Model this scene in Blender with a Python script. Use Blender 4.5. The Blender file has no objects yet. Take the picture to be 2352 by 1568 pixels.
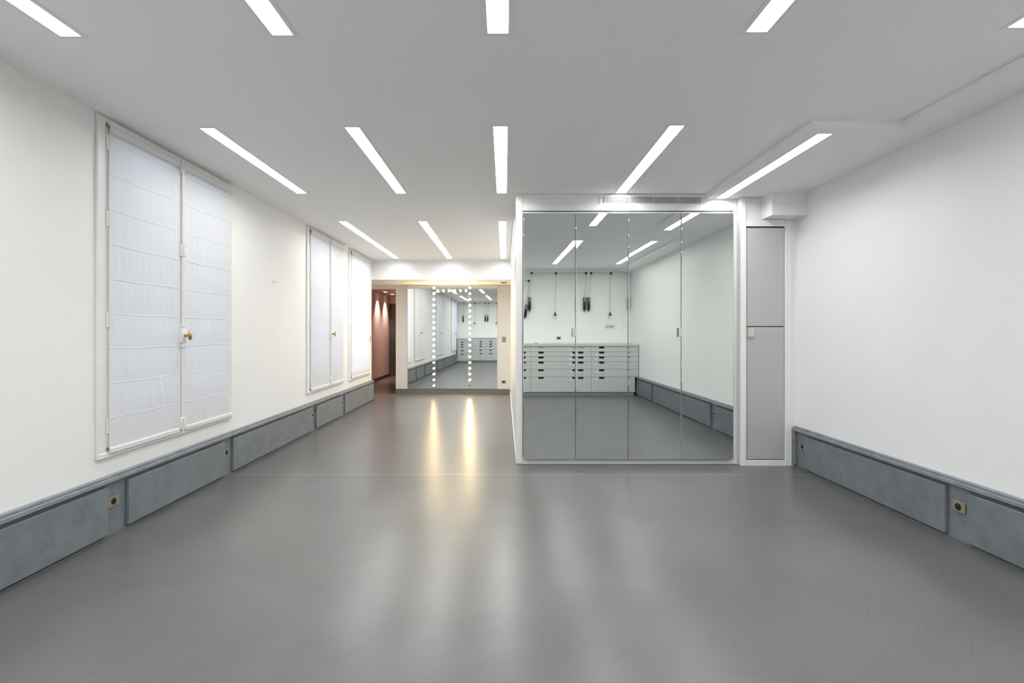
import bpy, bmesh, math, random
from mathutils import Vector, Matrix
random.seed(7)
PI = math.pi
sc = bpy.context.scene
COL = sc.collection

# ------------------------------------------------------------------ camera, world, exposure
CAM_H = 1.222                     # eye height above the floor
cam_d = bpy.data.cameras.new('camera')
cam_d.sensor_width = 36.0
cam_d.lens = 36.0 * 1170.0 / 2352.0
cam_d.shift_x = 17.0 / 2352.0
cam_d.shift_y = -22.0 / 2352.0
cam_d.clip_start = 0.02
cam = bpy.data.objects.new('camera', cam_d)
COL.objects.link(cam)
cam.location = (0, 0, CAM_H)
cam.rotation_euler = (PI / 2, 0, 0)
sc.camera = cam

world = bpy.data.worlds.new('daylight')
sc.world = world
world.use_nodes = True
wb = world.node_tree.nodes['Background']
wb.inputs[0].default_value = (0.56, 0.68, 1.0, 1)
wb.inputs[1].default_value = 2.7

sc.view_settings.view_transform = 'Standard'
sc.view_settings.look = 'None'
sc.view_settings.gamma = 1.0
sc.view_settings.use_curve_mapping = False
sc.view_settings.exposure = 0.0

TUBE_STRENGTH = 30.0              # recessed ceiling luminaires
BULB_STRENGTH = 115.0              # round bulbs of the far mirror
SPOT_POWER = 125.0                 # hallway downlights

cy = sc.cycles
cy.use_denoising = True
try:
    cy.denoiser = 'OPENIMAGEDENOISE'
except Exception:
    pass
cy.max_bounces = 9
cy.diffuse_bounces = 5
cy.glossy_bounces = 5
cy.transmission_bounces = 4
cy.sample_clamp_indirect = 6.0
cy.blur_glossy = 0.3
cy.use_light_tree = False

# ------------------------------------------------------------------ main dimensions (metres, y is depth from the eye)
H = 2.502                         # ceiling
XL = -2.377                       # left wall
XR = 2.665                        # right wall
YB = -1.10                        # back wall, behind the camera
YC = 4.72                         # closet front
YM = 4.65                         # face of the mirrored doors
YBEAM = 9.10                      # beam and end of the left wall
YF = 10.07                        # far wall with the bulb mirror
ZS = CAM_H + 1.230                # underside of the ceiling drop on the right
ZBEAM = 2.155

# ------------------------------------------------------------------ materials
def nt(name):
    m = bpy.data.materials.new(name)
    m.use_nodes = True
    return m, m.node_tree, m.node_tree.nodes['Principled BSDF']

def plain(name, col, rough=0.6, metal=0.0, spec=0.5, noise=0.0, scale=6.0, bump=0.0, bscale=80.0):
    m, t, p = nt(name)
    p.inputs['Base Color'].default_value = (*col, 1)
    p.inputs['Roughness'].default_value = rough
    p.inputs['Metallic'].default_value = metal
    p.inputs['Specular IOR Level'].default_value = spec
    if noise or bump:
        tc = t.nodes.new('ShaderNodeTexCoord')
    if noise:
        n = t.nodes.new('ShaderNodeTexNoise')
        n.inputs['Scale'].default_value = scale
        n.inputs['Detail'].default_value = 6
        n.inputs['Roughness'].default_value = 0.6
        t.links.new(tc.outputs['Object'], n.inputs['Vector'])
        r = t.nodes.new('ShaderNodeValToRGB')
        r.color_ramp.elements[0].position = 0.3
        r.color_ramp.elements[1].position = 0.7
        r.color_ramp.elements[0].color = (*[c * (1 - noise) for c in col], 1)
        r.color_ramp.elements[1].color = (*[min(1, c * (1 + noise)) for c in col], 1)
        t.links.new(n.outputs['Fac'], r.inputs['Fac'])
        t.links.new(r.outputs['Color'], p.inputs['Base Color'])
    if bump:
        n2 = t.nodes.new('ShaderNodeTexNoise')
        n2.inputs['Scale'].default_value = bscale
        n2.inputs['Detail'].default_value = 4
        t.links.new(tc.outputs['Object'], n2.inputs['Vector'])
        b = t.nodes.new('ShaderNodeBump')
        b.inputs['Strength'].default_value = bump
        b.inputs['Distance'].default_value = 0.002
        t.links.new(n2.outputs['Fac'], b.inputs['Height'])
        t.links.new(b.outputs['Normal'], p.inputs['Normal'])
    return m

def emit(name, col, s):
    m, t, p = nt(name)
    p.inputs['Base Color'].default_value = (0.8, 0.8, 0.8, 1)
    p.inputs['Emission Color'].default_value = (*col, 1)
    p.inputs['Emission Strength'].default_value = s
    return m

def floor_material():
    m, t, p = nt('floor_resin')
    L = t.links
    tc = t.nodes.new('ShaderNodeTexCoord')
    def noise(scale, detail=5, rough=0.6, sx=1, sy=1, rot=0, dist=0.0):
        mp = t.nodes.new('ShaderNodeMapping')
        mp.vector_type = 'TEXTURE'
        mp.inputs['Scale'].default_value = (1.0 / sx, 1.0 / sy, 1)
        mp.inputs['Rotation'].default_value = (0, 0, rot)
        L.new(tc.outputs['Object'], mp.inputs['Vector'])
        n = t.nodes.new('ShaderNodeTexNoise')
        n.inputs['Scale'].default_value = scale
        n.inputs['Detail'].default_value = detail
        n.inputs['Roughness'].default_value = rough
        n.inputs['Distortion'].default_value = dist
        L.new(mp.outputs['Vector'], n.inputs['Vector'])
        return n.outputs['Fac']
    def ramp(src, p0, p1, c0, c1):
        r = t.nodes.new('ShaderNodeValToRGB')
        r.color_ramp.elements[0].position = p0
        r.color_ramp.elements[1].position = p1
        r.color_ramp.elements[0].color = (*c0, 1)
        r.color_ramp.elements[1].color = (*c1, 1)
        L.new(src, r.inputs['Fac'])
        return r.outputs['Color']
    def mix(fac, a, b, mode='MIX'):
        x = t.nodes.new('ShaderNodeMix')
        x.data_type = 'RGBA'
        x.blend_type = mode
        if isinstance(fac, (int, float)):
            x.inputs[0].default_value = fac
        else:
            L.new(fac, x.inputs[0])
        for s, v in ((x.inputs[6], a), (x.inputs[7], b)):
            if isinstance(v, tuple):
                s.default_value = (*v, 1)
            else:
                L.new(v, s)
        return x.outputs[2]
    base = ramp(noise(1.1, 6, 0.6, dist=0.5), 0.28, 0.72, (0.104, 0.105, 0.109), (0.142, 0.142, 0.143))
    warm = ramp(noise(2.3, 4, 0.6, 1.0, 0.45, 0.4), 0.35, 0.75, (0, 0, 0), (1, 1, 1))
    c = mix(warm, base, mix(1.0, base, (1.05, 1.03, 0.99), 'MULTIPLY'))
    speck = ramp(noise(230, 2, 0.5), 0.30, 0.72, (0.955, 0.955, 0.955), (1.045, 1.045, 1.045))
    c = mix(1.0, c, speck, 'MULTIPLY')
    # scuffs: thin sparse scratches in three directions, faint smudges
    s1 = ramp(noise(1.6, 2, 0.5, 1.3, 42.0, 0.85), 0.67, 0.70, (0, 0, 0), (1, 1, 1))
    s2 = ramp(noise(1.9, 2, 0.5, 1.6, 48.0, -0.05), 0.68, 0.71, (0, 0, 0), (1, 1, 1))
    s3 = ramp(noise(1.3, 2, 0.5, 1.4, 60.0, -0.6), 0.70, 0.73, (0, 0, 0), (1, 1, 1))
    s4 = ramp(noise(3.1, 6, 0.7, 1.0, 1.0, 0.3), 0.60, 0.72, (0, 0, 0), (1, 1, 1))
    c = mix(mix(0.40, (0, 0, 0), s1), c, (0.07, 0.07, 0.072))
    c = mix(mix(0.32, (0, 0, 0), s2), c, (0.07, 0.07, 0.072))
    c = mix(mix(0.16, (0, 0, 0), s3), c, (0.24, 0.24, 0.245))
    c = mix(mix(0.18, (0, 0, 0), s4), c, (0.10, 0.10, 0.10))
    # pale filled saw-cut joint across the floor
    sep = t.nodes.new('ShaderNodeSeparateXYZ')
    L.new(tc.outputs['Object'], sep.inputs[0])
    a = t.nodes.new('ShaderNodeMath'); a.operation = 'SUBTRACT'
    a.inputs[1].default_value = 4.372
    L.new(sep.outputs['Y'], a.inputs[0])
    b = t.nodes.new('ShaderNodeMath'); b.operation = 'ABSOLUTE'
    L.new(a.outputs[0], b.inputs[0])
    d = t.nodes.new('ShaderNodeMath'); d.operation = 'LESS_THAN'
    d.inputs[1].default_value = 0.008
    L.new(b.outputs[0], d.inputs[0])
    e = t.nodes.new('ShaderNodeMath'); e.operation = 'MULTIPLY'
    e.inputs[1].default_value = 0.45
    L.new(d.outputs[0], e.inputs[0])
    c = mix(e.outputs[0], c, (0.36, 0.35, 0.33))
    L.new(c, p.inputs['Base Color'])
    p.inputs['Roughness'].default_value = 0.28
    p.inputs['Specular IOR Level'].default_value = 0.44
    bp = t.nodes.new('ShaderNodeBump')
    bp.inputs['Strength'].default_value = 0.012
    bp.inputs['Distance'].default_value = 0.002
    L.new(noise(9.0, 5, 0.6), bp.inputs['Height'])
    L.new(bp.outputs['Normal'], p.inputs['Normal'])
    return m

def fabric_material():
    m = bpy.data.materials.new('white_blind_cotton')
    m.use_nodes = True
    t = m.node_tree
    t.nodes.clear()
    out = t.nodes.new('ShaderNodeOutputMaterial')
    d = t.nodes.new('ShaderNodeBsdfDiffuse')
    d.inputs[0].default_value = (0.93, 0.935, 0.94, 1)
    tr = t.nodes.new('ShaderNodeBsdfTranslucent')
    tr.inputs[0].default_value = (0.86, 0.87, 0.88, 1)
    mx = t.nodes.new('ShaderNodeMixShader')
    mx.inputs[0].default_value = 0.25
    t.links.new(d.outputs[0], mx.inputs[1])
    t.links.new(tr.outputs[0], mx.inputs[2])
    t.links.new(mx.outputs[0], out.inputs[0])
    tc = t.nodes.new('ShaderNodeTexCoord')
    w = t.nodes.new('ShaderNodeTexNoise')
    w.inputs['Scale'].default_value = 500
    t.links.new(tc.outputs['Object'], w.inputs['Vector'])
    b = t.nodes.new('ShaderNodeBump')
    b.inputs['Strength'].default_value = 0.08
    b.inputs['Distance'].default_value = 0.001
    t.links.new(w.outputs['Fac'], b.inputs['Height'])
    t.links.new(b.outputs[0], d.inputs['Normal'])
    return m

def glass_material():
    m, t, p = nt('window_glass')
    p.inputs['Base Color'].default_value = (0.95, 0.98, 1, 1)
    p.inputs['Roughness'].default_value = 0.0
    p.inputs['Transmission Weight'].default_value = 1.0
    p.inputs['IOR'].default_value = 1.02
    return m

M = dict(
    wall=plain('wall_paint', (0.905, 0.907, 0.900), 0.55, noise=0.012, scale=1.5, bump=0.06, bscale=40),
    ceil=plain('ceiling_paint', (0.95, 0.955, 0.955), 0.75, noise=0.012, scale=1.2),
    farwall=plain('cream_wall_paint', (0.80, 0.78, 0.74), 0.6, noise=0.02, scale=2),
    white=plain('white_lacquer', (0.88, 0.88, 0.87), 0.38, noise=0.012, scale=3),
    frame=plain('white_window_paint', (0.84, 0.84, 0.82), 0.42, noise=0.02, scale=8),
    plinth=plain('blue_grey_board', (0.168, 0.190, 0.212), 0.45, noise=0.16, scale=9, bump=0.1, bscale=120),
    ledge=plain('blue_grey_ledge', (0.225, 0.250, 0.275), 0.42, noise=0.16, scale=12),
    groove=plain('plinth_groove', (0.13, 0.128, 0.125), 0.7),
    farbase=plain('dark_stone_base', (0.15, 0.145, 0.13), 0.5, noise=0.22, scale=30),
    grey=plain('grey_laminate', (0.485, 0.49, 0.495), 0.42, noise=0.01, scale=4),
    drawer=plain('light_grey_laminate', (0.585, 0.59, 0.59), 0.42, noise=0.012, scale=4),
    counter=plain('grey_counter', (0.56, 0.56, 0.565), 0.4, noise=0.02, scale=6),
    black=plain('black_plastic', (0.012, 0.012, 0.013), 0.35),
    hole=plain('dark_recess', (0.006, 0.006, 0.006), 0.8),
    dkgrey=plain('dark_grey_plastic', (0.07, 0.072, 0.075), 0.4),
    steel=plain('brushed_steel', (0.62, 0.61, 0.58), 0.32, metal=1.0),
    nickel=plain('satin_nickel', (0.66, 0.63, 0.57), 0.45, metal=0.35),
    plate=plain('champagne_plate', (0.36, 0.32, 0.235), 0.38, metal=0.55),
    plate2=plain('taupe_plate', (0.27, 0.22, 0.18), 0.42, metal=0.4),
    brass=plain('aged_brass', (0.42, 0.275, 0.11), 0.3, metal=1.0, noise=0.2, scale=60),
    mirror=plain('mirror_glass', (0.80, 0.84, 0.81), 0.0, metal=1.0),
    medge=plain('mirror_edge', (0.55, 0.63, 0.60), 0.12, metal=0.6),
    fabric=fabric_material(),
    glass=glass_material(),
    tube=emit('lit_diffuser', (1.0, 0.997, 0.985), TUBE_STRENGTH),
    bulb=emit('lit_bulb', (1.0, 0.73, 0.37), BULB_STRENGTH),
    bulbunlit=emit('unlit_bulb_glow', (1.0, 0.80, 0.55), 2.2),  # unlit bulbs: a painted glow stands in for the light their glass reflects
    socketm=plain('bulb_socket', (0.75, 0.70, 0.60), 0.3, metal=0.5),
    pink=plain('pink_paint', (0.74, 0.575, 0.52), 0.6, noise=0.05, scale=4),
    maroon=plain('maroon_skirting', (0.11, 0.045, 0.035), 0.5),
    hallfloor=plain('hall_floor_reflection_tint', (0.15, 0.095, 0.085), 0.25, noise=0.1, scale=3),  # brown stands in for pink wall reflection and dim light on grey floor
    halldoor=plain('olive_grey_door', (0.075, 0.072, 0.055), 0.5, noise=0.18, scale=14),
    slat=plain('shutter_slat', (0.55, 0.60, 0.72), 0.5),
    lens=emit('downlight_lens', (1.0, 0.80, 0.66), 14.0),
    sticker=plain('white_sticker', (0.82, 0.83, 0.84), 0.5),
    floor=floor_material(),
)

# ------------------------------------------------------------------ helpers
ORG = {}

def box(bm, x0, x1, y0, y1, z0, z1, bev=0.0, seg=1):
    r = bmesh.ops.create_cube(bm, size=1.0)
    vs = r['verts']
    for v in vs:
        v.co = Vector(((x0 + x1) / 2 + v.co.x * (x1 - x0), (y0 + y1) / 2 + v.co.y * (y1 - y0), (z0 + z1) / 2 + v.co.z * (z1 - z0)))
    if bev:
        es = {e for v in vs for e in v.link_edges}
        bmesh.ops.bevel(bm, geom=list(es), offset=bev, segments=seg, affect='EDGES', profile=0.5)

def cyl(bm, a, b, r, r2=None, seg=16):
    a = Vector(a); b = Vector(b); d = b - a
    q = Vector((0, 0, 1)).rotation_difference(d.normalized())
    mt = Matrix.Translation((a + b) / 2) @ q.to_matrix().to_4x4()
    bmesh.ops.create_cone(bm, cap_ends=True, cap_tris=False, segments=seg, radius1=r, radius2=r if r2 is None else r2, depth=d.length, matrix=mt)

def ball(bm, c, rx, ry=None, rz=None, u=16, v=10):
    ry = rx if ry is None else ry
    rz = rx if rz is None else rz
    mt = Matrix.Translation(c) @ Matrix.Diagonal((rx, ry, rz, 1))
    bmesh.ops.create_uvsphere(bm, u_segments=u, v_segments=v, radius=1.0, matrix=mt)

def prism(bm, pts, axis, a, b):
    """extrude a 2-D outline along an axis: 'x' takes (y,z), 'y' takes (x,z), 'z' takes (x,y)"""
    def p3(p, t):
        return {'x': (t, p[0], p[1]), 'y': (p[0], t, p[1]), 'z': (p[0], p[1], t)}[axis]
    v0 = [bm.verts.new(p3(p, a)) for p in pts]
    v1 = [bm.verts.new(p3(p, b)) for p in pts]
    n = len(pts)
    bm.faces.new(v0); bm.faces.new(list(reversed(v1)))
    for i in range(n):
        bm.faces.new((v0[i], v1[i], v1[(i + 1) % n], v0[(i + 1) % n]))
    bmesh.ops.recalc_face_normals(bm, faces=bm.faces[:])

def mesh_of(bm, name, mat, smooth=False):
    bmesh.ops.recalc_face_normals(bm, faces=bm.faces[:])
    me = bpy.data.meshes.new(name)
    bm.to_mesh(me); bm.free()
    me.materials.append(mat if not isinstance(mat, str) else M[mat])
    if smooth:
        for p in me.polygons:
            p.use_smooth = True
        try:
            me.set_sharp_from_angle(angle=math.radians(40))
        except Exception:
            pass
    return me

def props(o, label=None, cat=None, group=None, kind=None):
    if label: o['label'] = label
    if cat: o['category'] = cat
    if group: o['group'] = group
    if kind: o['kind'] = kind
    return o

def link(name, data, parent=None, loc=(0, 0, 0), rot=(0, 0, 0)):
    o = bpy.data.objects.new(name, data)
    COL.objects.link(o)
    o.location = loc
    o.rotation_euler = rot
    if parent is not None:
        o.parent = parent
    return o

def thing(name, loc, label, cat, group=None, kind=None, rot=(0, 0, 0)):
    o = link(name, None, None, loc, rot)
    o.empty_display_size = 0.05
    ORG[o.name] = Vector(loc)
    return props(o, label, cat, group, kind)

def part(name, bm, mat, parent, smooth=False, label=None):
    """bm in world coordinates; becomes a child of an unrotated parent"""
    org = ORG[parent.name]
    bmesh.ops.translate(bm, verts=bm.verts[:], vec=-org)
    o = link(name, mesh_of(bm, name, mat, smooth), parent)
    ORG[o.name] = org
    if label: o['label'] = label
    return o

def solo(name, bm, mat, label, cat, group=None, kind=None, smooth=False, loc=None):
    """a thing that is one mesh, bm in world coordinates"""
    if loc is None:
        xs = [v.co for v in bm.verts]
        loc = Vector(((min(v.x for v in xs) + max(v.x for v in xs)) / 2, (min(v.y for v in xs) + max(v.y for v in xs)) / 2, min(v.z for v in xs)))
    loc = Vector(loc)
    bmesh.ops.translate(bm, verts=bm.verts[:], vec=-loc)
    o = link(name, mesh_of(bm, name, mat, smooth), None, loc)
    ORG[o.name] = loc
    return props(o, label, cat, group, kind)

def B(*a, **k):
    bm = bmesh.new(); box(bm, *a, **k); return bm

def sheet(bm, axis, t0, t1, u0, u1, v0, v1, holes):
    """slab with rectangular holes. axis 'z': (x,y) plane, thickness t0..t1; axis 'x': (y,z) plane"""
    us = sorted({u0, u1, *[h[0] for h in holes], *[h[1] for h in holes]})
    vs = sorted({v0, v1, *[h[2] for h in holes], *[h[3] for h in holes]})
    us = [u for u in us if u0 <= u <= u1]; vs = [v for v in vs if v0 <= v <= v1]
    def inside(a, b):
        return any(h[0] < a < h[1] and h[2] < b < h[3] for h in holes)
    solid = {}
    for i in range(len(us) - 1):
        for j in range(len(vs) - 1):
            solid[i, j] = not inside((us[i] + us[i + 1]) / 2, (vs[j] + vs[j + 1]) / 2)
    cache = {}
    def V(i, j, k):
        if (i, j, k) not in cache:
            t = (t0, t1)[k]
            cache[i, j, k] = bm.verts.new((us[i], vs[j], t) if axis == 'z' else (t, us[i], vs[j]))
        return cache[i, j, k]
    for (i, j), s in solid.items():
        if not s: continue
        bm.faces.new((V(i, j, 0), V(i + 1, j, 0), V(i + 1, j + 1, 0), V(i, j + 1, 0)))
        bm.faces.new((V(i, j, 1), V(i, j + 1, 1), V(i + 1, j + 1, 1), V(i + 1, j, 1)))
        for di, dj, e in ((-1, 0, ((i, j), (i, j + 1))), (1, 0, ((i + 1, j), (i + 1, j + 1))), (0, -1, ((i, j), (i + 1, j))), (0, 1, ((i, j + 1), (i + 1, j + 1)))):
            if not solid.get((i + di, j + dj), False):
                (a, b), (c, d) = e
                bm.faces.new((V(a, b, 0), V(c, d, 0), V(c, d, 1), V(a, b, 1)))

# ------------------------------------------------------------------ structure: lights layout first, the ceiling has their cut-outs
LW = 0.044                        # half width of a luminaire opening
ROW1 = (-0.27, 2.18); ROW2 = (3.172, 4.69); ROW3 = (5.896, 8.86)
LIGHTS = []                       # x centre, y0, y1, height, label
def add_light(x, row, z, label): LIGHTS.append((x, row[0], row[1], z, label))
add_light(-1.875, (-0.27, 2.202), H, 'recessed strip light in the near row, closest to the windows')
add_light(-0.955, (-0.27, 2.193), H, 'recessed strip light in the near row, second from the windows')
add_light(-0.028, ROW1, H, 'recessed strip light in the near row, straight above the viewer')
add_light(1.073, (-0.27, 2.17), H, 'recessed strip light in the near row, in front of the mirrored closet')
add_light(2.157, (-0.27, 2.139), H, 'recessed strip light in the near row, cut by the edge beside the blank wall')
add_light(-1.870, (3.20, 4.70), H, 'recessed strip light in the middle row, beside the two-leaf window')
add_light(-0.955, (3.186, 4.70), H, 'recessed strip light in the middle row, second from the windows')
add_light(-0.026, ROW2, H, 'recessed strip light in the middle row, ending just before the closet corner post')
add_light(1.070, (3.16, 4.69), H, 'recessed strip light in the middle row, ending above the air grille')
add_light(1.988, (3.16, 4.67), ZS, 'recessed strip light in the lowered part of the ceiling')
add_light(-1.878, ROW3, H, 'recessed strip light in the far row, closest to the windows')
add_light(-0.955, ROW3, H, 'recessed strip light in the far row, middle one')
add_light(-0.025, ROW3, H, 'recessed strip light in the far row, along the closet side')

bm = bmesh.new()
sheet(bm, 'z', H, H + 0.15, XL - 0.25, XR + 0.25, YB - 0.2, YBEAM + 0.2,
      [(x - LW - 0.006, x + LW + 0.006, a - 0.006, b + 0.006) for x, a, b, z, l in LIGHTS if z == H])
solo('ceiling', bm, 'ceil', 'flat pale grey ceiling with recessed strip lights', 'ceiling', kind='structure', loc=(0, 0, H))

# lowered ceiling on the right: wide part near the closet, narrow part further forward
bm = bmesh.new()
x, a, b = 1.988, 3.16, 4.67
sheet(bm, 'z', ZS, H - 0.0005, 1.866, XR + 0.02, 3.085, YC + 0.05, [(x - LW - 0.006, x + LW + 0.006, a - 0.006, b + 0.006)])
box(bm, 2.405, XR + 0.02, YB - 0.02, 3.085, ZS, H - 0.0005)
solo('ceiling_soffit', bm, 'ceil', 'shallow dropped ceiling section with a jog beside the blank wall', 'ceiling', kind='structure', loc=(2.3, 3, ZS))

bm = B(-2.70, XR + 0.3, YB - 0.3, YF + 0.1, -0.12, 0)
solo('floor', bm, 'floor', 'glossy grey resin floor with faint scuffs', 'floor', kind='structure', loc=(0, 0, 0))
bm = B(-3.40, -2.05, YF + 0.101, 14.3, -0.12, -0.001)
box(bm, -3.40, -2.701, YBEAM + 0.1, YF + 0.101, -0.12, -0.001)
solo('floor_hallway', bm, 'hallfloor', 'hallway floor behind the opening, pink reflection and dimness put into its brown colour', 'floor', kind='structure')

# left wall with window openings
WINS = [  # y0, y1 of casing, leaves, name index
    (2.955, 4.405), (6.10, 7.46), (7.745, 8.945), (-0.42, 1.03)]
WZ0, WZ1 = 0.475, 2.495
bm = bmesh.new()
sheet(bm, 'x', XL - 0.22, XL, YB - 0.2, YBEAM, -0.05, H + 0.02, [(a + 0.06, b - 0.06, WZ0 + 0.06, WZ1 - 0.06) for a, b in WINS])
solo('wall_left', bm, 'wall', 'white plaster wall holding the tall blind-covered windows', 'wall', kind='structure', loc=(XL, 4, 0))
solo('wall_right', B(XR, XR + 0.2, YB - 0.2, YC + 0.6, -0.05, H + 0.02), 'wall', 'blank white plaster wall above the blue-grey skirting panels, opposite the windows', 'wall', kind='structure')
solo('wall_back', B(XL - 0.2, XR + 0.2, YB - 0.2, YB, -0.05, H + 0.02), 'wall', 'white wall with hanging rails seen only in the mirrors', 'wall', kind='structure')
# beam and far wall
solo('trim_1', B(-3.35, 0.12, YBEAM, YF + 0.05, ZBEAM, H + 0.1), 'wall', 'white ceiling beam dropped in front of the bulb mirror', 'beam', kind='structure')
bm = B(-2.156, 0.16, YF, YF + 0.16, 0.0, ZBEAM + 0.1)
solo('wall_far', bm, 'farwall', 'cream wall carrying the bulb-lit mirror', 'wall', kind='structure')
solo('trim_2', B(-3.35, -2.156, YF, YF + 0.16, 2.067, ZBEAM + 0.1), 'farwall', 'cream lintel above the hallway opening', 'lintel', kind='structure')
bm = B(-2.156, 0.105, YF - 0.014, YF, 0.0, 0.097, bev=0.002)
solo('baseboard_far', bm, 'farbase', 'dark stone skirting under the bulb mirror', 'skirting', kind='structure')
# hallway
solo('wall_hallway', B(-3.37, -3.17, YBEAM, 14.2, -0.02, 2.6), 'pink', 'pink hallway wall washed by two downlights', 'wall', kind='structure')
bm = B(-3.37, -2.0, 14.0, 14.2, -0.02, 2.6)
solo('wall_hallway_end', bm, 'pink', 'pink end wall above the dark hallway door', 'wall', kind='structure')
solo('wall_hallway_inner', B(-2.156, -2.05, YF + 0.16, 14.0, -0.02, 2.6), 'pink', 'pink inner hallway wall behind the mirror wall', 'wall', kind='structure')
solo('wall_hallway_near', B(-3.37, XL - 0.22, YBEAM - 0.2, YBEAM, -0.02, 2.6), 'pink', 'pink hallway wall backing onto the window wall', 'wall', kind='structure')
solo('ceiling_hallway', B(-3.37, -2.05, YF + 0.16, 14.2, 2.222, 2.4), 'pink', 'low pink hallway ceiling with two downlights', 'ceiling', kind='structure')
bm = B(-3.17, -3.155, YBEAM + 0.01, 13.99, 0.0, 0.085, bev=0.003)
solo('baseboard_hallway', bm, 'maroon', 'maroon skirting along the pink hallway wall', 'skirting', kind='structure')
d = thing('door_1', (-2.72, 13.98, 0), 'dark olive grey door at the end of the pink hallway', 'door', kind='structure')
part('door_leaf', B(-3.168, -2.30, 13.965, 14.0, 0.012, 2.00, bev=0.004), 'halldoor', d)
bm = bmesh.new()
box(bm, -2.30, -2.25, 13.95, 14.0, 0.0, 2.045); box(bm, -3.168, -2.30, 13.95, 14.0, 2.001, 2.045)
part('door_frame', bm, 'pink', d)

# ------------------------------------------------------------------ closet block: partition side, front frame, mirrored doors
p = thing('wall_closet', (0.11, 7.4, 0), 'white panelled flank of the closet running back to the bulb mirror', 'wall', kind='structure')
part('core', B(0.135, 0.30, YC + 0.09, YF + 0.01, 0, H), 'wall', p)
part('fascia', B(0.105, 0.135, YC + 0.07, YF - 0.001, 2.362, H), 'white', p)
part('kickboard', B(0.105, 0.135, YC + 0.07, YF - 0.001, 0, 0.036), 'white', p)
ys = [4.795, 5.83, 6.98, 8.12, 9.18, 10.05]
for i in range(5):
    off = 0.0015 * i
    part('flush_panel', B(0.112 + off, 0.1349, ys[i] + 0.004, ys[i + 1] - 0.004, 0.04, 2.358, bev=0.002), 'white', p)
# unseen block behind the closet front and cabinet, added to keep stray light out
solo('closet_light_block', B(0.302, XR + 0.2, YC + 0.30, YF + 0.1, 0, H), 'wall', 'unseen block behind the closet, added to keep stray light out', 'wall', kind='structure')

c = thing('mirrored_closet', (1.14, YC, 0), 'built-in white closet front with four full-height mirrored doors', 'closet')
part('corner_post', B(0.105, 0.168, YC, YC + 0.07, 0, H - 0.002, bev=0.003), 'white', c)
part('side_post', B(2.115, 2.152, YC - 0.005, YC + 0.07, 0, ZS - 0.001, bev=0.003), 'white', c)
part('header_panel', B(0.169, 2.115, YC + 0.008, YC + 0.06, 2.4045, H - 0.002), 'white', c)
part('lintel', B(0.169, 2.115, YC - 0.012, YC + 0.06, 2.343, 2.404, bev=0.003), 'white', c)
part('track', B(0.169, 2.10, YC + 0.012, YC + 0.06, 2.312, 2.335), 'white', c)
part('track_lip', B(0.169, 2.10, YC - 0.03, YC + 0.012, 2.309, 2.325, bev=0.002), 'white', c)
part('sill', B(0.169, 2.115, YC - 0.015, YC + 0.06, 0, 0.050, bev=0.003), 'white', c)
part('closet_back', B(0.169, 2.115, YC + 0.062, YC + 0.075, 0.05, 2.40), 'hole', c)
MX = [0.170, 0.648, 1.129, 1.613, 2.094]
YAW = [0.0135, 0.0030, 0.0085, 0.0080]
PIT = [0.0, 0.0, 0.0, 0.0]
DOOR_LABEL = ['mirrored door beside the corner post', 'second mirrored door', 'third mirrored door', 'mirrored door beside the grey cabinet']
for i in range(4):
    x0, x1 = MX[i] + 0.0016, MX[i + 1] - 0.0016
    w = (x1 - x0) / 2; hh = (2.307 - 0.058) / 2
    bm = bmesh.new(); box(bm, -w, w, 0.008, 0.045, -hh, hh)
    door = link('door', mesh_of(bm, 'door', 'white'), c, ((x0 + x1) / 2 - 1.14, YM - YC, 0.058 + hh), (PIT[i], 0, YAW[i]))
    door['label'] = DOOR_LABEL[i]
    bm = bmesh.new()
    # mirror sheet with a bevelled rim
    e = 0.004
    vs = [bm.verts.new(v) for v in ((-w + e, 0, -hh + e), (w - e, 0, -hh + e), (w - e, 0, hh - e), (-w + e, 0, hh - e),
                                    (-w, 0.004, -hh), (w, 0.004, -hh), (w, 0.004, hh), (-w, 0.004, hh),
                                    (-w, 0.008, -hh), (w, 0.008, -hh), (w, 0.008, hh), (-w, 0.008, hh))]
    bm.faces.new(vs[0:4])
    for k in range(4):
        bm.faces.new((vs[k], vs[(k + 1) % 4], vs[4 + (k + 1) % 4], vs[4 + k]))
        bm.faces.new((vs[4 + k], vs[4 + (k + 1) % 4], vs[8 + (k + 1) % 4], vs[8 + k]))
    g = link('mirror_pane', mesh_of(bm, 'mirror_pane', 'mirror'), door)
    if i in (0, 2):
        bm = bmesh.new()
        zc = (CAM_H - 0.004) - (0.058 + hh)
        box(bm, w - 0.030, w + 0.001, -0.030, -0.026, zc - 0.041, zc + 0.041, bev=0.0012)
        box(bm, w - 0.003, w + 0.001, -0.026, -0.0005, zc - 0.041, zc + 0.041)
        link('handle', mesh_of(bm, 'handle', 'nickel'), door)

# air grille over the doors
g = thing('air_grille', (1.36, YC + 0.008, 2.406), 'slatted white air grille in the header above the mirrored doors', 'grille')
gx0, gx1, gz0, gz1 = 0.885, 1.838, 2.406, 2.488
bm = bmesh.new()
for a in ((gx0, gx0 + 0.018, gz0, gz1), (gx1 - 0.018, gx1, gz0, gz1), (gx0 + 0.018, gx1 - 0.018, gz1 - 0.016, gz1), (gx0 + 0.018, gx1 - 0.018, gz0, gz0 + 0.005)):
    box(bm, a[0], a[1], YC - 0.006, YC + 0.0078, a[2], a[3])
part('frame', bm, 'white', g)
part('duct_opening', B(gx0 + 0.018, gx1 - 0.018, YC + 0.0065, YC + 0.0078, gz0 + 0.005, gz1 - 0.016), 'hole', g)
for k in range(6):
    z = gz0 + 0.008 + k * 0.0103
    part('slat', B(gx0 + 0.018, gx1 - 0.018, YC - 0.003, YC + 0.006, z, z + 0.0042), 'white', g)
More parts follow.
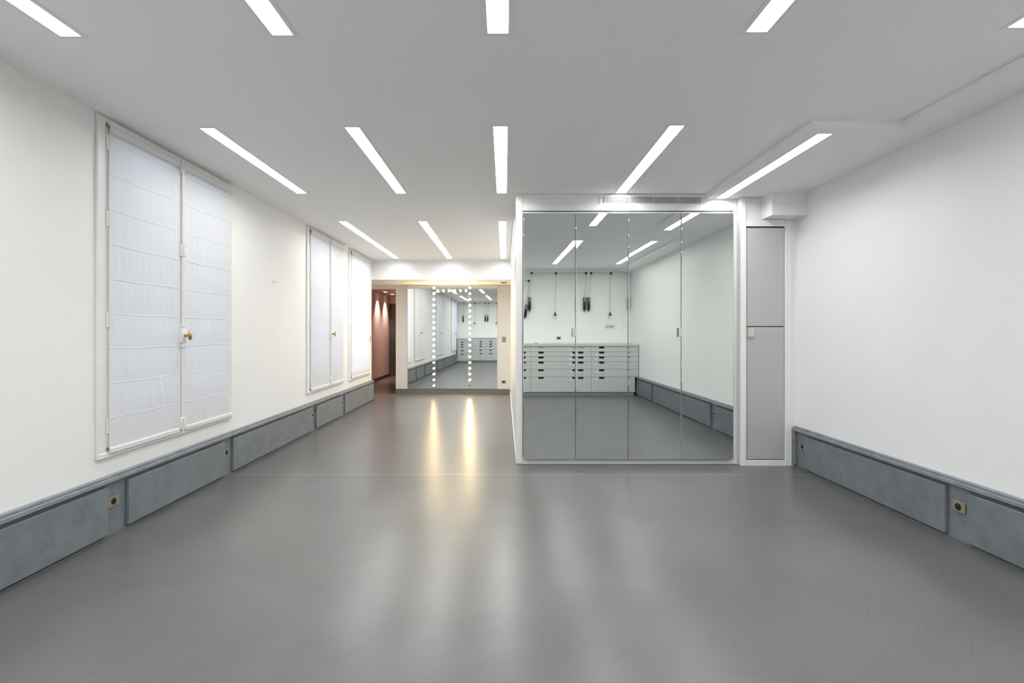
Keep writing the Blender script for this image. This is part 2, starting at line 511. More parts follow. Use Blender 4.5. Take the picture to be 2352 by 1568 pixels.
for xx in (0.935, 1.16, 1.38, 1.60, 1.795):
    part('bar', B(xx - 0.0025, xx + 0.0025, YC - 0.0045, YC - 0.003, gz0 + 0.005, gz1 - 0.016), 'white', g)

# tall grey cabinet in the corner
YK = 4.64
k = thing('tall_cabinet', (2.385, YK, 0), 'tall narrow cabinet with two grey doors in a white frame', 'cabinet')
bm = bmesh.new()
box(bm, 2.153, 2.200, YK, YK + 0.30, 0, ZS - 0.003, bev=0.003)
box(bm, 2.556, 2.617, YK, YK + 0.30, 0, ZS - 0.003, bev=0.003)
part('frame_post', bm, 'white', k)
part('frame_rail', B(2.200, 2.556, YK + 0.004, YK + 0.04, 2.185, 2.245, bev=0.002), 'white', k)
part('top_panel', B(2.200, 2.556, YK + 0.022, YK + 0.04, 2.245, ZS - 0.003), 'white', k)
part('bottom_rail', B(2.200, 2.556, YK + 0.002, YK + 0.04, 0, 0.052, bev=0.002), 'white', k)
part('frame_strip', B(2.200, 2.213, YK + 0.018, YK + 0.04, 0.052, 2.185), 'white', k)
part('carcass', B(2.213, 2.556, YK + 0.032, YK + 0.29, 0.052, 2.185), 'hole', k)
up = part('door', B(2.216, 2.553, YK + 0.010, YK + 0.030, 1.2745, 2.172, bev=0.002), 'grey', k, label='short upper grey door')
lo = part('door', B(2.216, 2.553, YK + 0.010, YK + 0.030, 0.060, 1.2665, bev=0.002), 'grey', k, label='long lower grey door')
bm = bmesh.new()
box(bm, 2.215, 2.266, YK - 0.020, YK - 0.016, 1.178, 1.262, bev=0.001)
box(bm, 2.215, 2.219, YK - 0.016, YK + 0.010, 1.178, 1.262)
part('handle', bm, 'nickel', lo)
# boxed-in duct above the cabinet and wall return beside it
solo('trim_3', B(2.353, XR + 0.001, 4.48, YK + 0.20, CAM_H + 1.028, ZS), 'wall', 'white boxed-in duct in the corner above the tall cabinet', 'boxing', kind='structure')
solo('trim_4', B(2.6175, XR + 0.001, YK + 0.015, YK + 0.30, 0, ZS), 'wall', 'narrow white wall return between the tall cabinet and the blank wall', 'trim', kind='structure')

# ------------------------------------------------------------------ skirting with panels
def baseboard(name, xw, s, y0, y1, panels, label):
    """xw: wall face, s: direction into the room (+1 on the left wall)"""
    b = thing(name, (xw, (y0 + y1) / 2, 0), label, 'skirting', kind='structure')
    def X(d): return xw + s * d
    def bx(d0, d1, a, c_, z0, z1, bev=0.0):
        xa, xb = sorted((X(d0), X(d1)))
        return B(xa, xb, a, c_, z0, z1, bev=bev)
    part('backing', bx(0.0005, 0.022, y0, y1, 0, 0.330), 'plinth', b)
    part('upper_ledge', bx(0.0005, 0.030, y0, y1, 0.352, 0.366, 0.002), 'ledge', b)
    part('lower_ledge', bx(0.0005, 0.050, y0, y1, 0.330, 0.352, 0.002), 'ledge', b)
    part('toe_strip', bx(0.022, 0.030, y0, y1, 0.0, 0.014), 'groove', b)
    for a, c_ in panels:
        part('panel', bx(0.0225, 0.045, a, c_, 0.026, 0.306, 0.0025), 'plinth', b)
        part('groove_strip', bx(0.022, 0.0245, a, c_, 0.306, 0.330), 'groove', b)
    return b
LEFT_PANELS = [(-0.75, 0.50), (0.68, 3.00), (3.163, 4.245), (4.385, 6.17), (6.325, 7.29), (7.467, 9.085)]
RIGHT_PANELS = [(-0.74, 0.47), (0.62, 2.884), (3.034, 4.44), (4.60, 4.638)]
baseboard('baseboard_left', XL, 1, YB, YBEAM - 0.005, LEFT_PANELS, 'blue-grey panelled skirting with stepped ledge below the windows')
baseboard('baseboard_right', XR, -1, YB, YK - 0.001, RIGHT_PANELS, 'blue-grey panelled skirting with stepped ledge below the blank wall')

# ------------------------------------------------------------------ strip lights
def rect_ring(bm, x0, x1, y0, y1, w, z0, z1):
    box(bm, x0 - w, x0, y0 - w, y1 + w, z0, z1)
    box(bm, x1, x1 + w, y0 - w, y1 + w, z0, z1)
    box(bm, x0, x1, y0 - w, y0, z0, z1)
    box(bm, x0, x1, y1, y1 + w, z0, z1)
for x, a, b, z, label in LIGHTS:
    t = thing('strip_light', (x, (a + b) / 2, z), label, 'ceiling light', 'recessed strip lights')
    bm = bmesh.new(); rect_ring(bm, x - LW, x + LW, a, b, 0.018, z - 0.003, z - 0.0002)
    part('trim_ring', bm, 'white', t)
    bm = bmesh.new(); rect_ring(bm, x - LW, x + LW, a, b, 0.004, z + 0.0, z + 0.045)
    box(bm, x - LW, x + LW, a, b, z + 0.043, z + 0.047)
    part('housing', bm, 'steel', t)
    bm = bmesh.new()
    vs = [bm.verts.new(v) for v in ((x - LW + 0.003, a + 0.003, z + 0.016), (x + LW - 0.003, a + 0.003, z + 0.016), (x + LW - 0.003, b - 0.003, z + 0.016), (x - LW + 0.003, b - 0.003, z + 0.016))]
    bm.faces.new(vs)
    part('diffuser', bm, 'tube', t)

# ------------------------------------------------------------------ windows, shutters, blinds
def blind_mesh(y0, y1, z0, z1, seed):
    rnd = random.Random(seed)
    bm = bmesh.new()
    nu = 80
    ph = [(rnd.uniform(0, 6.28), rnd.uniform(40, 120), rnd.uniform(0.3, 1.0)) for _ in range(6)]
    sec = 0.207
    hs = [0.0, 0.031, 0.033]
    n = int((z1 - z0) / sec) + 1
    for k in range(n):
        b0 = k * sec
        hs += [b0 + 0.0035, b0 + 0.006] + [b0 + sec * q / 9.0 for q in range(1, 9)] + [b0 + sec - 0.005, b0 + sec - 0.0025, b0 + sec]
    hs = sorted({round(h, 5) for h in hs if 0 <= h <= z1 - z0 and not (0 < h < 0.03)})
    grid = []
    for hgt in hs:
        k = hgt / sec
        kb = int(k + 1e-6)
        inb = k - kb
        seam = 1.0 if (abs(k - round(k)) < 1e-3 and hgt > 0.05) else 0.0
        amp = 0.0030 * (0.25 + 1.15 * (1 - hgt / (z1 - z0)) ** 1.4)
        belly = 0.0016 * math.sin(PI * inb)
        row = []
        for i in range(nu + 1):
            u = i / nu
            y = y0 + (y1 - y0) * u
            d = 0
            for q, (p0, fr, w) in enumerate(ph):
                sh = 0.9 * math.sin(kb * 2.1 + q * 1.3)
                d += w * math.sin(p0 + fr * (y + 0.03 * math.sin(kb * 1.7 + q) * inb) + sh)
            d *= amp * 0.30 * (0.25 + 0.75 * math.sin(PI * inb)) * (0 if hgt < 0.033 else 1)
            edge = min(1, min(u, 1 - u) / 0.05)
            x = belly * edge + d * edge + 0.0022 * seam
            if hgt < 0.032: x += 0.004
            row.append(bm.verts.new((x, y, z0 + hgt + 0.002 * math.sin(9 * u + seed))))
        grid.append(row)
    for j in range(len(grid) - 1):
        for i in range(nu):
            bm.faces.new((grid[j][i], grid[j][i + 1], grid[j + 1][i + 1], grid[j + 1][i]))
    return bm

def roman_blind(y0, y1, label, seed):
    z0, z1 = 0.500, 2.462
    X = XL + 0.028
    t = thing('roman_blind', (X, (y0 + y1) / 2, z0), label, 'blind', 'white roman blinds on the windows')
    bm = blind_mesh(y0, y1, z0, z1 - 0.01, seed)
    for v in bm.verts: v.co.x += X
    f = part('fabric', bm, 'fabric', t, smooth=True)
    part('hem_bar', B(X - 0.004, X + 0.012, y0 + 0.002, y1 - 0.002, z0 - 0.002, z0 + 0.030, bev=0.004), 'fabric', t)
    part('head_rail', B(X - 0.010, X + 0.010, y0, y1, z1 - 0.012, z1 + 0.012, bev=0.003), 'fabric', t)
    part('header_band', B(X + 0.004, X + 0.009, y0, y1, z1 - 0.055, z1 - 0.012, bev=0.002), 'fabric', t)

def window(n, y0, y1, ym, label, bolt=True):
    z0, z1 = WZ0, WZ1
    w = thing('window_%d' % n, (XL, (y0 + y1) / 2, z0), label, 'window', kind='structure')
    bm = bmesh.new()
    box(bm, XL + 0.0005, XL + 0.016, y0, y0 + 0.062, z0 + 0.0355, z1, bev=0.003)
    box(bm, XL + 0.0005, XL + 0.016, y1 - 0.022, y1, z0 + 0.0355, z1, bev=0.003)
    box(bm, XL + 0.0005, XL + 0.015, y0 + 0.062, y1 - 0.022, z1 - 0.03, z1, bev=0.003)
    box(bm, XL + 0.0005, XL + 0.024, y0, y1, z0, z0 + 0.035, bev=0.004)
    part('casing', bm, 'frame', w)
    a, b = y0 + 0.06, y1 - 0.06
    zz0, zz1 = z0 + 0.06, z1 - 0.06
    leaves = [(a, ym), (ym, b)] if ym else [(a, b)]
    for (la, lb) in leaves:
        bm = bmesh.new()
        for q in ((la, la + 0.05, zz0, zz1), (lb - 0.05, lb, zz0, zz1), (la + 0.05, lb - 0.05, zz0, zz0 + 0.06), (la + 0.05, lb - 0.05, zz1 - 0.05, zz1)):
            box(bm, XL - 0.045, XL + 0.017, q[0], q[1], q[2], q[3])
        part('sash', bm, 'frame', w)
        part('pane', B(XL - 0.026, XL - 0.022, la + 0.05, lb - 0.05, zz0 + 0.06, zz1 - 0.05), 'glass', w)
    for zz in (0.62, 1.25, 1.85, 2.3):
        bm = bmesh.new(); cyl(bm, (XL + 0.022, y0 + 0.066, zz), (XL + 0.022, y0 + 0.066, zz + 0.09), 0.006, seg=10)
        part('hinge', bm, 'frame', w, smooth=True)
    if bolt:
        yr = ym - 0.012
        bm = bmesh.new(); cyl(bm, (XL + 0.040, yr, zz0 - 0.03), (XL + 0.040, yr, zz1 + 0.03), 0.0115, seg=14)
        part('bolt_rod', bm, 'frame', w, smooth=True)
        bm = bmesh.new(); box(bm, XL + 0.004, XL + 0.030, yr - 0.030, yr + 0.022, zz0 - 0.02, zz1 + 0.02, bev=0.003)
        part('meeting_stile', bm, 'frame', w)
        for zz in (0.56, 1.81, 2.41):
            bm = bmesh.new()
            box(bm, XL + 0.028, XL + 0.046, yr - 0.020, yr + 0.020, zz - 0.045, zz + 0.045, bev=0.004)
            for dz in (-0.036, -0.018, 0.018, 0.036):
                cyl(bm, (XL + 0.040, yr, zz + dz - 0.005), (XL + 0.040, yr, zz + dz + 0.005), 0.018, seg=14)
            ball(bm, (XL + 0.048, yr, zz), 0.012, 0.014, 0.012)
            part('bolt_guide', bm, 'frame', w, smooth=True)
        zc = 1.195
        bm = bmesh.new()
        box(bm, XL + 0.026, XL + 0.054, yr - 0.026, yr + 0.026, zc - 0.055, zc + 0.055, bev=0.006, seg=2)
        for dz in (-0.078, -0.066, 0.066, 0.078):
            cyl(bm, (XL + 0.040, yr, zc + dz - 0.006), (XL + 0.040, yr, zc + dz + 0.006), 0.019, seg=14)
        bx_ = part('bolt_case', bm, 'frame', w, smooth=True)
        bm = bmesh.new()
        cyl(bm, (XL + 0.052, yr, zc), (XL + 0.085, yr, zc), 0.011, 0.007, seg=14)
        ball(bm, (XL + 0.093, yr, zc), 0.011, 0.020, 0.033)
        part('knob', bm, 'brass', bx_, smooth=True, label='brass oval window knob')
    return w

W_LABEL = ['two-leaf window nearest the viewer with white frame and brass knob', 'two-leaf window further back, left of the narrow window',
           'narrow window beside the hallway opening', 'two-leaf window beside the drawer chests, seen in the bulb mirror']
window(1, *WINS[0], 3.712, W_LABEL[0])
window(2, *WINS[1], 6.872, W_LABEL[1])
window(3, *WINS[2], None, W_LABEL[2], bolt=False)
window(4, *WINS[3], 0.33, W_LABEL[3])
roman_blind(3.026, 3.675, 'white roman blind on the near leaf of the closest window', 1)
roman_blind(3.742, 4.385, 'white roman blind on the far leaf of the closest window', 2)
roman_blind(6.180, 6.848, 'white roman blind on the near leaf of the second window', 3)
roman_blind(6.884, 7.435, 'white roman blind on the far leaf of the second window', 4)
roman_blind(7.825, 8.900, 'single wide white roman blind beside the hallway opening', 5)
roman_blind(-0.345, 0.290, 'white roman blind on the leaf close to the drawer chests, in the mirror', 6)
roman_blind(0.362, 1.005, 'white roman blind on the far leaf of the mirrored window', 7)

def shutter(y0, y1, label):
    X = XL - 0.17
    t = thing('louvred_shutter', (X, (y0 + y1) / 2, 0.55), label, 'shutter', 'louvred shutters outside the windows')
    bm = bmesh.new()
    box(bm, X - 0.015, X + 0.015, y0, y0 + 0.03, 0.55, 2.43); box(bm, X - 0.015, X + 0.015, y1 - 0.03, y1, 0.55, 2.43)
    box(bm, X - 0.015, X + 0.015, y0, y1, 0.55, 0.60); box(bm, X - 0.015, X + 0.015, y0, y1, 2.38, 2.43)
    part('shutter_frame', bm, 'slat', t)
    bm = bmesh.new(); box(bm, -0.022, 0.022, -(y1 - y0) / 2 + 0.03, (y1 - y0) / 2 - 0.03, -0.004, 0.004)
    me = mesh_of(bm, 'slat', 'slat')
    n = 46
    for i in range(n):
        link('slat', me, t, (0, 0, 0.07 + i * (1.76 / (n - 1))), (0, math.radians(-38), 0))
shutter(3.02, 3.70, 'blue-lit louvred shutter outside the near leaf of the closest window')
shutter(3.71, 4.345, 'blue-lit louvred shutter glimpsed in the gap between the closest blinds')
shutter(6.165, 6.86, 'louvred shutter outside the near leaf of the second window')
shutter(6.87, 7.395, 'louvred shutter outside the far leaf of the second window')

# ------------------------------------------------------------------ far mirror with bulbs
FM = [(-1.919, -1.400), (-1.3985, -0.6865), (-0.685, -0.146)]
FYAW = [0.0, 0.0, 0.0]
FPIT = [0.0, -0.0012, 0.0]
FL = ['mirror panel beside the hallway opening, lit by bulbs', 'middle mirror panel framed by the rows of bulbs', 'mirror panel next to the cream wall strip with the switch']
for i, (x0, x1) in enumerate(FM):
    w = (x1 - x0) / 2; z0, z1 = 0.100, 2.148; hh = (z1 - z0) / 2
    bm = bmesh.new(); box(bm, -w, w, -0.004, 0.004, -hh, hh, bev=0.002)
    o = link('wall_mirror', mesh_of(bm, 'wall_mirror', 'mirror'), None, ((x0 + x1) / 2, YF - 0.014, z0 + hh), (FPIT[i], 0, FYAW[i]))
    props(o, FL[i], 'mirror', 'mirror panels of the bulb-lit wall')

YS = YF - 0.026
bulb_bm = bmesh.new(); ball(bulb_bm, (0, 0, 0), 0.0205, 0.022, 0.0205, u=10, v=6)
bulb_lit = mesh_of(bulb_bm, 'bulb', 'bulb', True)
bulb_bm = bmesh.new(); ball(bulb_bm, (0, 0, 0), 0.0205, 0.022, 0.0205, u=10, v=6)
bulb_unlit = mesh_of(bulb_bm, 'bulb_unlit', 'bulbunlit', True)
sb = bmesh.new(); cyl(sb, (0, 0.008, 0), (0, 0.026, 0), 0.014, seg=14)
sock = mesh_of(sb, 'socket', 'socketm', True)
sb = bmesh.new(); cyl(sb, (0, 0.018, 0), (0, 0.034, 0), 0.014, seg=14)
sock_empty = mesh_of(sb, 'empty_socket', 'maroon', True)
def pz(y): return CAM_H - (y - 762) * (YF - 0.06) / 1170.0
def strip(name, x0, x1, z0, z1, spots, label):
    t = thing(name, ((x0 + x1) / 2, YS, z0), label, 'light strip', 'bulb strips around the far mirror')
    part('mirrored_channel', B(x0, x1, YS, YS + 0.007, z0, z1, bev=0.002), 'mirror', t)
    o = ORG[t.name]
    for x, z, st in spots:
        loc = Vector((x, YS - 0.036, z)) - o
        if st == 'empty':
            link('socket', sock_empty, t, loc + Vector((0, 0.004, 0)))
            continue
        bb = link('bulb', bulb_lit if st == 'on' else bulb_unlit, t, loc)
        link('socket', sock, bb, (0, 0.010, 0))
ZB = [660.4 + 13.25 * k for k in range(18)]
OFFL = {5, 11, 13, 14, 16, 17}
strip('bulb_strip', -1.419, -1.369, 0.102, 2.145, [(-1.394, pz(y), 'off' if k in OFFL else 'on') for k, y in enumerate(ZB)], 'upright row of round bulbs, several burnt out, on the mirror side towards the windows')
strip('bulb_strip', -0.710, -0.660, 0.102, 2.145, [(-0.685, pz(y), 'empty' if k == 17 else 'on') for k, y in enumerate(ZB)], 'upright row of lit round bulbs with one empty socket at its foot')
strip('bulb_strip', -1.368, -0.711, 2.005, 2.055, [(-1.318 + 0.1118 * k, pz(667), 'on') for k in range(6)], 'short level row of six bulbs across the top of the mirror')

# ------------------------------------------------------------------ power outlets and switches
om = {}
bm = bmesh.new(); box(bm, -0.044, 0.044, -0.006, 0, -0.0305, 0.0305, bev=0.0012); om['plate'] = mesh_of(bm, 'plate', 'plate')
bm = bmesh.new(); cyl(bm, (0, -0.0066, 0), (0, -0.0055, 0), 0.0205, seg=24); om['well'] = mesh_of(bm, 'well', 'hole', True)
bm = bmesh.new(); cyl(bm, (0, -0.012, 0.010), (0, -0.006, 0.010), 0.0026, seg=8); om['pin'] = mesh_of(bm, 'pin', 'steel', True)
bm = bmesh.new(); cyl(bm, (0, -0.0068, 0), (0, -0.0055, 0), 0.0025, seg=8); om['screw'] = mesh_of(bm, 'screw', 'nickel', True)
def outlet(loc, rz, label):
    t = thing('power_outlet', loc, label, 'outlet', 'champagne power outlets', rot=(0, 0, rz))
    link('plate', om['plate'], t); link('well', om['well'], t); link('pin', om['pin'], t)
    link('screw', om['screw'], t, (-0.034, 0, 0)); link('screw', om['screw'], t, (0.034, 0, 0))
xl, xr = XL + 0.0222, XR - 0.0222
zo = 0.205
outlet((xl, 3.062, zo), PI / 2, 'power outlet in the skirting below the near edge of the closest window')
outlet((xl, 4.305, zo), PI / 2, 'power outlet in the skirting below the far edge of the closest window')
outlet((xl, 6.235, zo), PI / 2, 'power outlet in the skirting below the second window')
outlet((xl, 7.36, zo), PI / 2, 'power outlet in the skirting between the two far windows')
outlet((xl, 0.585, zo), PI / 2, 'power outlet in the window-side skirting seen only in the bulb mirror')
outlet((xr, 4.515, zo), -PI / 2, 'power outlet in the skirting right beside the tall grey cabinet')
outlet((xr, 2.962, zo), -PI / 2, 'power outlet in the skirting under the blank wall, nearest the viewer')
outlet((xr, 0.545, zo), -PI / 2, 'power outlet in the skirting panel gap seen in the third mirrored door')
outlet((xr, -0.83, zo), -PI / 2, 'power outlet in the skirting next to the drawer chests')
outlet((-0.017, YF, CAM_H - 114.5 * YF / 1170), 0, 'power outlet low on the cream wall strip beside the bulb mirror')
outlet((1.262, YB, 1.095), PI, 'power outlet on the white wall above the grey countertop')
def switch(loc, rz, w, h, mat, label, dots):
    t = thing('wall_switch', loc, label, 'switch', rot=(0, 0, rz))
    bm = bmesh.new(); box(bm, -w / 2, w / 2, -0.007, 0, -h / 2, h / 2, bev=0.0015); link('plate', mesh_of(bm, 'plate', mat), t)
    for dx, dz in dots:
        bm = bmesh.new(); box(bm, dx - 0.006, dx + 0.006, -0.013, -0.007, dz - 0.007, dz + 0.007, bev=0.002); link('toggle', mesh_of(bm, 'toggle', 'nickel'), t)
switch((-0.013, YF, CAM_H - 17.3 * YF / 1170), 0, 0.078, 0.108, 'plate2', 'taupe switch plate on the cream wall strip beside the bulb mirror', [(-0.018, 0.025), (0.018, 0.025), (-0.018, -0.025), (0.018, -0.025)])
switch((XL, 9.00, CAM_H - 0.13), PI / 2, 0.08, 0.115, 'plate', 'brass switch plate on the wall end beside the hallway opening', [(0, 0.028), (0, -0.028)])
switch((-3.17, 11.95, CAM_H - 0.42), PI / 2, 0.08, 0.115, 'plate2', 'taupe switch plate on the pink hallway wall', [(0, 0.028), (0, -0.028)])

# the far wall is not quite square to the room: turn it, its skirting, mirrors, bulbs, outlet and switch together
PIV = Vector((-1.03, YF, 0))
TURN = -0.020
FAR = [o for o in COL.objects if o.parent is None and (o.name.startswith(('wall_far', 'baseboard_far', 'wall_mirror', 'bulb_strip'))
       or (o.name.startswith(('power_outlet', 'wall_switch')) and abs(o.location.y - YF) < 0.02))]
for o in FAR:
    o.location = PIV + Matrix.Rotation(TURN, 3, 'Z') @ (o.location - PIV)
    o.rotation_euler.z += TURN

# ------------------------------------------------------------------ small ceiling and wall fittings
for y, xx, l in ((2.914, -2.284, 'round blank cap in the ceiling at the near corner of the closest window'), (4.379, -2.272, 'round blank cap in the ceiling just past the closest window'),
                 (6.06, -2.29, 'round blank cap in the ceiling at the near corner of the second window'), (7.44, -2.28, 'round blank cap in the ceiling just past the second window'),
                 (7.72, -2.25, 'round blank cap in the ceiling at the single-blind window')):
    bm = bmesh.new(); cyl(bm, (xx, y, H - 0.006), (xx, y, H - 0.0002), 0.049, 0.052, seg=32)
    solo('ceiling_cap', bm, 'ceil', l, 'cap', 'round caps in the ceiling above the windows', smooth=True)
t = thing('smoke_detector', (-0.02, 9.62, ZBEAM), 'flat round detector under the beam beside the bulb mirror', 'detector')
bm = bmesh.new(); cyl(bm, (-0.02, 9.62, ZBEAM - 0.018), (-0.02, 9.62, ZBEAM), 0.058, 0.070, seg=28); part('base', bm, 'plate2', t, smooth=True)
bm = bmesh.new(); cyl(bm, (-0.02, 9.62, ZBEAM - 0.030), (-0.02, 9.62, ZBEAM - 0.018), 0.030, 0.045, seg=24); part('cover', bm, 'socketm', t, smooth=True)
bm = bmesh.new()
box(bm, XL, XL + 0.004, 5.222, 5.238, CAM_H + 0.505, CAM_H + 0.540, bev=0.001)
cyl(bm, (XL + 0.002, 5.23, CAM_H + 0.512), (XL + 0.030, 5.23, CAM_H + 0.506), 0.003, seg=8)
cyl(bm, (XL + 0.029, 5.23, CAM_H + 0.506), (XL + 0.032, 5.23, CAM_H + 0.525), 0.003, seg=8)
solo('wall_hook', bm, 'steel', 'tiny metal hook on the white wall between the windows', 'hook', loc=(XL, 5.23, CAM_H + 0.50))
for y, l in ((12.70, 'hallway downlight nearer the opening'), (13.50, 'hallway downlight nearer the dark door')):
    xx = -2.975
    t = thing('downlight', (xx, y, 2.222), l, 'ceiling light', 'hallway downlights')
    bm = bmesh.new()
    cyl(bm, (xx, y, 2.214), (xx, y, 2.2218), 0.055, 0.058, seg=24)
    part('bezel', bm, 'white', t, smooth=True)
    bm = bmesh.new(); cyl(bm, (xx, y, 2.2125), (xx, y, 2.2139), 0.040, seg=24)
    part('lens', bm, 'lens', t)
    ld = bpy.data.lights.new('downlight_beam', 'SPOT')
    ld.energy = SPOT_POWER; ld.color = (1.0, 0.82, 0.72); ld.spot_size = math.radians(80); ld.spot_blend = 0.9; ld.shadow_soft_size = 0.02
    lo_ = link('downlight_beam', ld, t, (0, 0, -0.012), (0, math.radians(8), 0))

# ------------------------------------------------------------------ drawer chests along the back wall
YD = -0.45                        # drawer fronts
COLS = [(-2.335, -1.18), (-1.18, -0.27), (-0.27, 0.637), (0.637, 1.69), (1.69, 2.655)]
ZD = [0.070, 0.359, 0.506, 0.653, 0.750, 0.844, 0.941]
CH = ['grey drawer chest in the corner below the mirrored window', 'second grey drawer chest from the window corner', 'middle grey drawer chest of the row behind the viewer',
      'grey drawer chest under the wall outlet, fourth from the window corner', 'grey drawer chest ending at the blank wall']
for ci, (x0, x1) in enumerate(COLS):
    t = thing('drawer_chest', ((x0 + x1) / 2, YD - 0.3, 0), CH[ci], 'drawer chest', 'grey drawer chests along the back wall')
    bm = B(x0 + 0.004, x1 - 0.004, YB + 0.005, YD - 0.022, 0.372, 0.942)
    xlow = 2.590 if ci == 4 else x1
    box(bm, x0 + 0.004, xlow - 0.004, YB + 0.005, YD - 0.022, 0.07, 0.372)
    part('carcass', bm, 'hole', t)
    part('toe_kick', B(x0, xlow, YD - 0.09, YD - 0.075, 0.0, 0.07), 'drawer', t)
    for r in range(6):
        z0, z1 = ZD[r] + 0.002, ZD[r + 1] - 0.002
        xa, xb = x0 + 0.002, (xlow if r == 0 else x1) - 0.002
        pts = [(xa, z0), (xb, z0), (xb, z1)]
        for hx in ((2.435 if ci == 4 else 0.492 if ci == 2 else x1 - 0.2), x0 + 0.2):
            pts += [(hx + 0.055, z1), (hx + 0.047, z1 - 0.036), (hx - 0.047, z1 - 0.036), (hx - 0.055, z1)]
        pts += [(xa, z1)]
        bm = bmesh.new(); prism(bm, pts, 'y', YD - 0.020, YD)
        dr = part('drawer', bm, 'drawer', t)
        pale = (r == 5 and ci != 4)
        for hx in (x0 + 0.2, (2.435 if ci == 4 else 0.492 if ci == 2 else x1 - 0.2)):
            part('finger_pull', B(hx - 0.06, hx + 0.06, YD - 0.0218, YD - 0.0205, z1 - 0.040, z1 + 0.002), 'counter' if pale else 'hole', dr)
        sx = {3: 1.40, 4: 1.785, 0: -1.31}.get(ci)
        if sx and not (ci == 4 and r == 5):
            bm = bmesh.new(); cyl(bm, (sx + 0.01 * math.sin(r * 2.0), YD, z1 - 0.052), (sx + 0.01 * math.sin(r * 2.0), YD + 0.002, z1 - 0.052), 0.017, seg=18)
            part('round_sticker', bm, 'sticker', dr, smooth=True)
t = thing('countertop', (0.13, YD - 0.3, 0.942), 'long light grey countertop over the row of drawer chests', 'countertop')
part('slab', B(-2.333, 2.660, YB + 0.002, YD + 0.012, 0.943, 0.992, bev=0.003), 'counter', t)
part('upstand', B(-2.333, 2.660, YB + 0.002, YB + 0.020, 0.992, 1.022, bev=0.002), 'white', t)
t = thing('metal_fitting', (0.727, YD - 0.12, 0.992), 'small dark metal fitting lying on the countertop', 'fitting')
bm = bmesh.new(); cyl(bm, (0.70, YD - 0.12, 0.998), (0.748, YD - 0.115, 0.998), 0.006, seg=10); part('shank', bm, 'steel', t, smooth=True)
bm = bmesh.new(); cyl(bm, (0.752, YD - 0.12, 0.992), (0.752, YD - 0.12, 1.006), 0.016, seg=16); part('disc', bm, 'dkgrey', t, smooth=True)

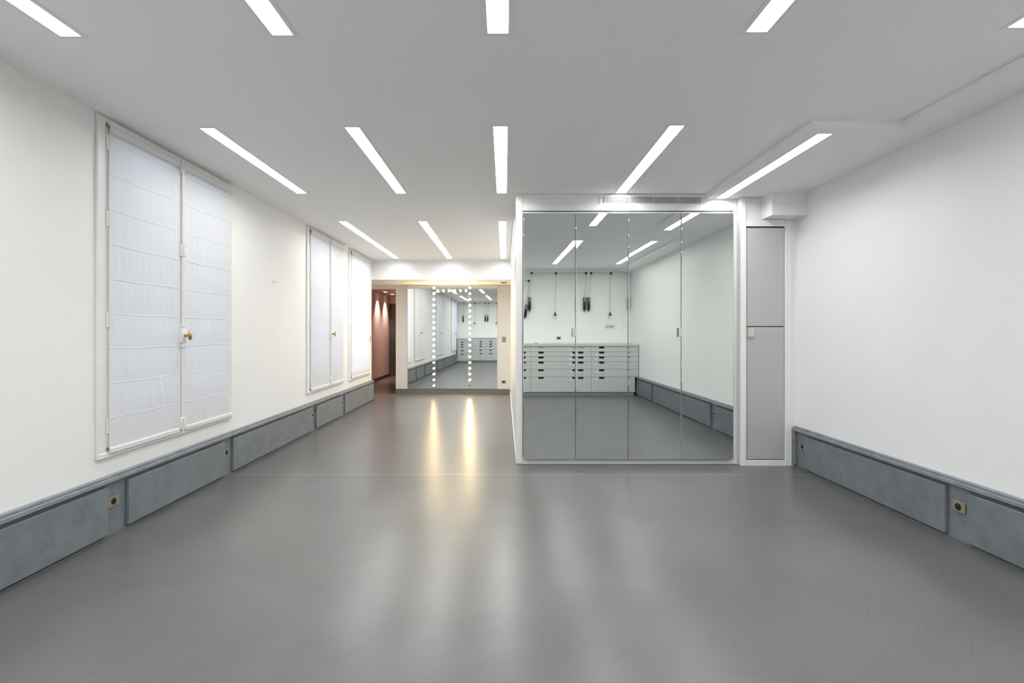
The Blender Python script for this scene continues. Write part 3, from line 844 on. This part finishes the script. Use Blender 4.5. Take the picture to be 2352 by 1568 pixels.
# ------------------------------------------------------------------ pull-down garment rails
def lift(xa, xb, label, ze=2.412, lean=0.0):
    yw = YB
    xc = (xa + xb) / 2
    t = thing('garment_lift', (xc, yw, ze), label, 'garment rail', 'pull-down garment rails')
    yb = yw + 0.10 + abs(lean) * 2
    bm = bmesh.new(); cyl(bm, (xa + 0.02, yb, ze), (xb - 0.02, yb, ze), 0.0125, seg=12); part('rail', bm, 'steel', t, smooth=True)
    bm = bmesh.new(); cyl(bm, (xc - 0.17, yb, ze), (xc + 0.17, yb, ze), 0.0155, seg=12); part('rail_sleeve', bm, 'nickel', t, smooth=True)
    for s, x in ((1, xa), (-1, xb)):
        xin = x - 0.03 - lean * 0.35
        zt = 1.925 + (ze - 2.412) * 0.9
        zb = zt - 0.26
        bm = bmesh.new()
        prism(bm, [(x - s * 0.012, ze + 0.022), (x + s * 0.022, ze + 0.022), (x + s * 0.036, ze + 0.008), (x + s * 0.036, ze - 0.010), (x + s * 0.008, ze - 0.030), (x - s * 0.012, ze - 0.030)], 'y', yb - 0.020, yb + 0.020)
        part('elbow', bm, 'black', t)
        bm = bmesh.new(); cyl(bm, (x, yb, ze - 0.02), (xin, yw + 0.05, zt - 0.02), 0.0065, seg=10); part('arm', bm, 'steel', t, smooth=True)
        bm = bmesh.new()
        box(bm, xin - 0.026, xin + 0.026, yw + 0.008, yw + 0.075, zb, zt, bev=0.008, seg=2)
        if lean:
            bmesh.ops.rotate(bm, verts=bm.verts[:], cent=(xin, yw + 0.05, zt), matrix=Matrix.Rotation(0.13, 3, 'Y'))
        hs = part('spring_housing', bm, 'black', t, smooth=True)
        bm = bmesh.new()
        box(bm, xin - 0.006, xin + 0.006, yw + 0.074, yw + 0.079, zt - 0.09, zt - 0.01, bev=0.001)
        if lean:
            bmesh.ops.rotate(bm, verts=bm.verts[:], cent=(xin, yw + 0.05, zt), matrix=Matrix.Rotation(0.13, 3, 'Y'))
        part('steel_strip', bm, 'steel', hs)
        bm = bmesh.new()
        cyl(bm, (xin, yw + 0.04, zb - 0.035), (xin, yw + 0.04, zb + 0.005), 0.008, 0.012, seg=10)
        if lean:
            bmesh.ops.rotate(bm, verts=bm.verts[:], cent=(xin, yw + 0.05, zt), matrix=Matrix.Rotation(0.13, 3, 'Y'))
        part('pivot_pin', bm, 'dkgrey', hs, smooth=True)
        if not lean:
            part('wall_plate', B(xin - 0.012, xin + 0.012, yw, yw + 0.008, zt - 0.2, zt - 0.05), 'black', t)
    bm = bmesh.new()
    prism(bm, [(xc - 0.026, ze + 0.018), (xc + 0.026, ze + 0.018), (xc + 0.012, ze - 0.034), (xc - 0.012, ze - 0.034)], 'y', yb - 0.018, yb + 0.018)
    part('hub', bm, 'black', t)
    bm = bmesh.new(); cyl(bm, (xc, yb, ze - 0.03), (xc - 0.01, yb - 0.02, ze - 0.79), 0.0055, seg=10); part('pull_rod', bm, 'nickel', t, smooth=True)
    bm = bmesh.new(); cyl(bm, (xc - 0.01, yb - 0.02, ze - 0.862), (xc - 0.01, yb - 0.02, ze - 0.778), 0.036, 0.006, seg=20); part('handle', bm, 'dkgrey', t, smooth=True)
lift(-2.14, -1.22, 'garment rail in the window corner, seen in the bulb mirror')
lift(-1.12, -0.42, 'garment rail second from the window corner')
lift(-0.22, 0.645, 'half-lowered garment rail with tilted black housing at the mirror edge', 2.245, 0.045)
lift(0.690, 1.690, 'garment rail above the outlet, seen in the first two mirrored doors')
lift(1.775, 2.595, 'garment rail above the steel wall hook')
t = thing('wall_bracket', (2.17, YB, 1.33), 'steel plate with a projecting peg on the wall above the countertop', 'bracket')
part('plate', B(2.095, 2.245, YB + 0.0002, YB + 0.008, 1.296, 1.366, bev=0.002), 'nickel', t)
bm = bmesh.new(); cyl(bm, (2.20, YB + 0.006, 1.335), (2.262, YB + 0.075, 1.333), 0.008, seg=12); ball(bm, (2.262, YB + 0.075, 1.333), 0.013); part('peg', bm, 'steel', t, smooth=True)
bm = bmesh.new(); cyl(bm, (2.13, YB + 0.006, 1.331), (2.13, YB + 0.014, 1.331), 0.008, seg=12); part('screw', bm, 'steel', t, smooth=True)
t = thing('access_hatch', (2.54, YB, 1.30), 'flush white access hatch in the back corner above the countertop', 'hatch')
part('hatch_door', B(2.452, 2.618, YB + 0.0005, YB + 0.006, 1.305, 1.592, bev=0.0015), 'wall', t)
part('hatch_frame', B(2.446, 2.624, YB + 0.0002, YB + 0.003, 1.299, 1.598), 'farwall', t)
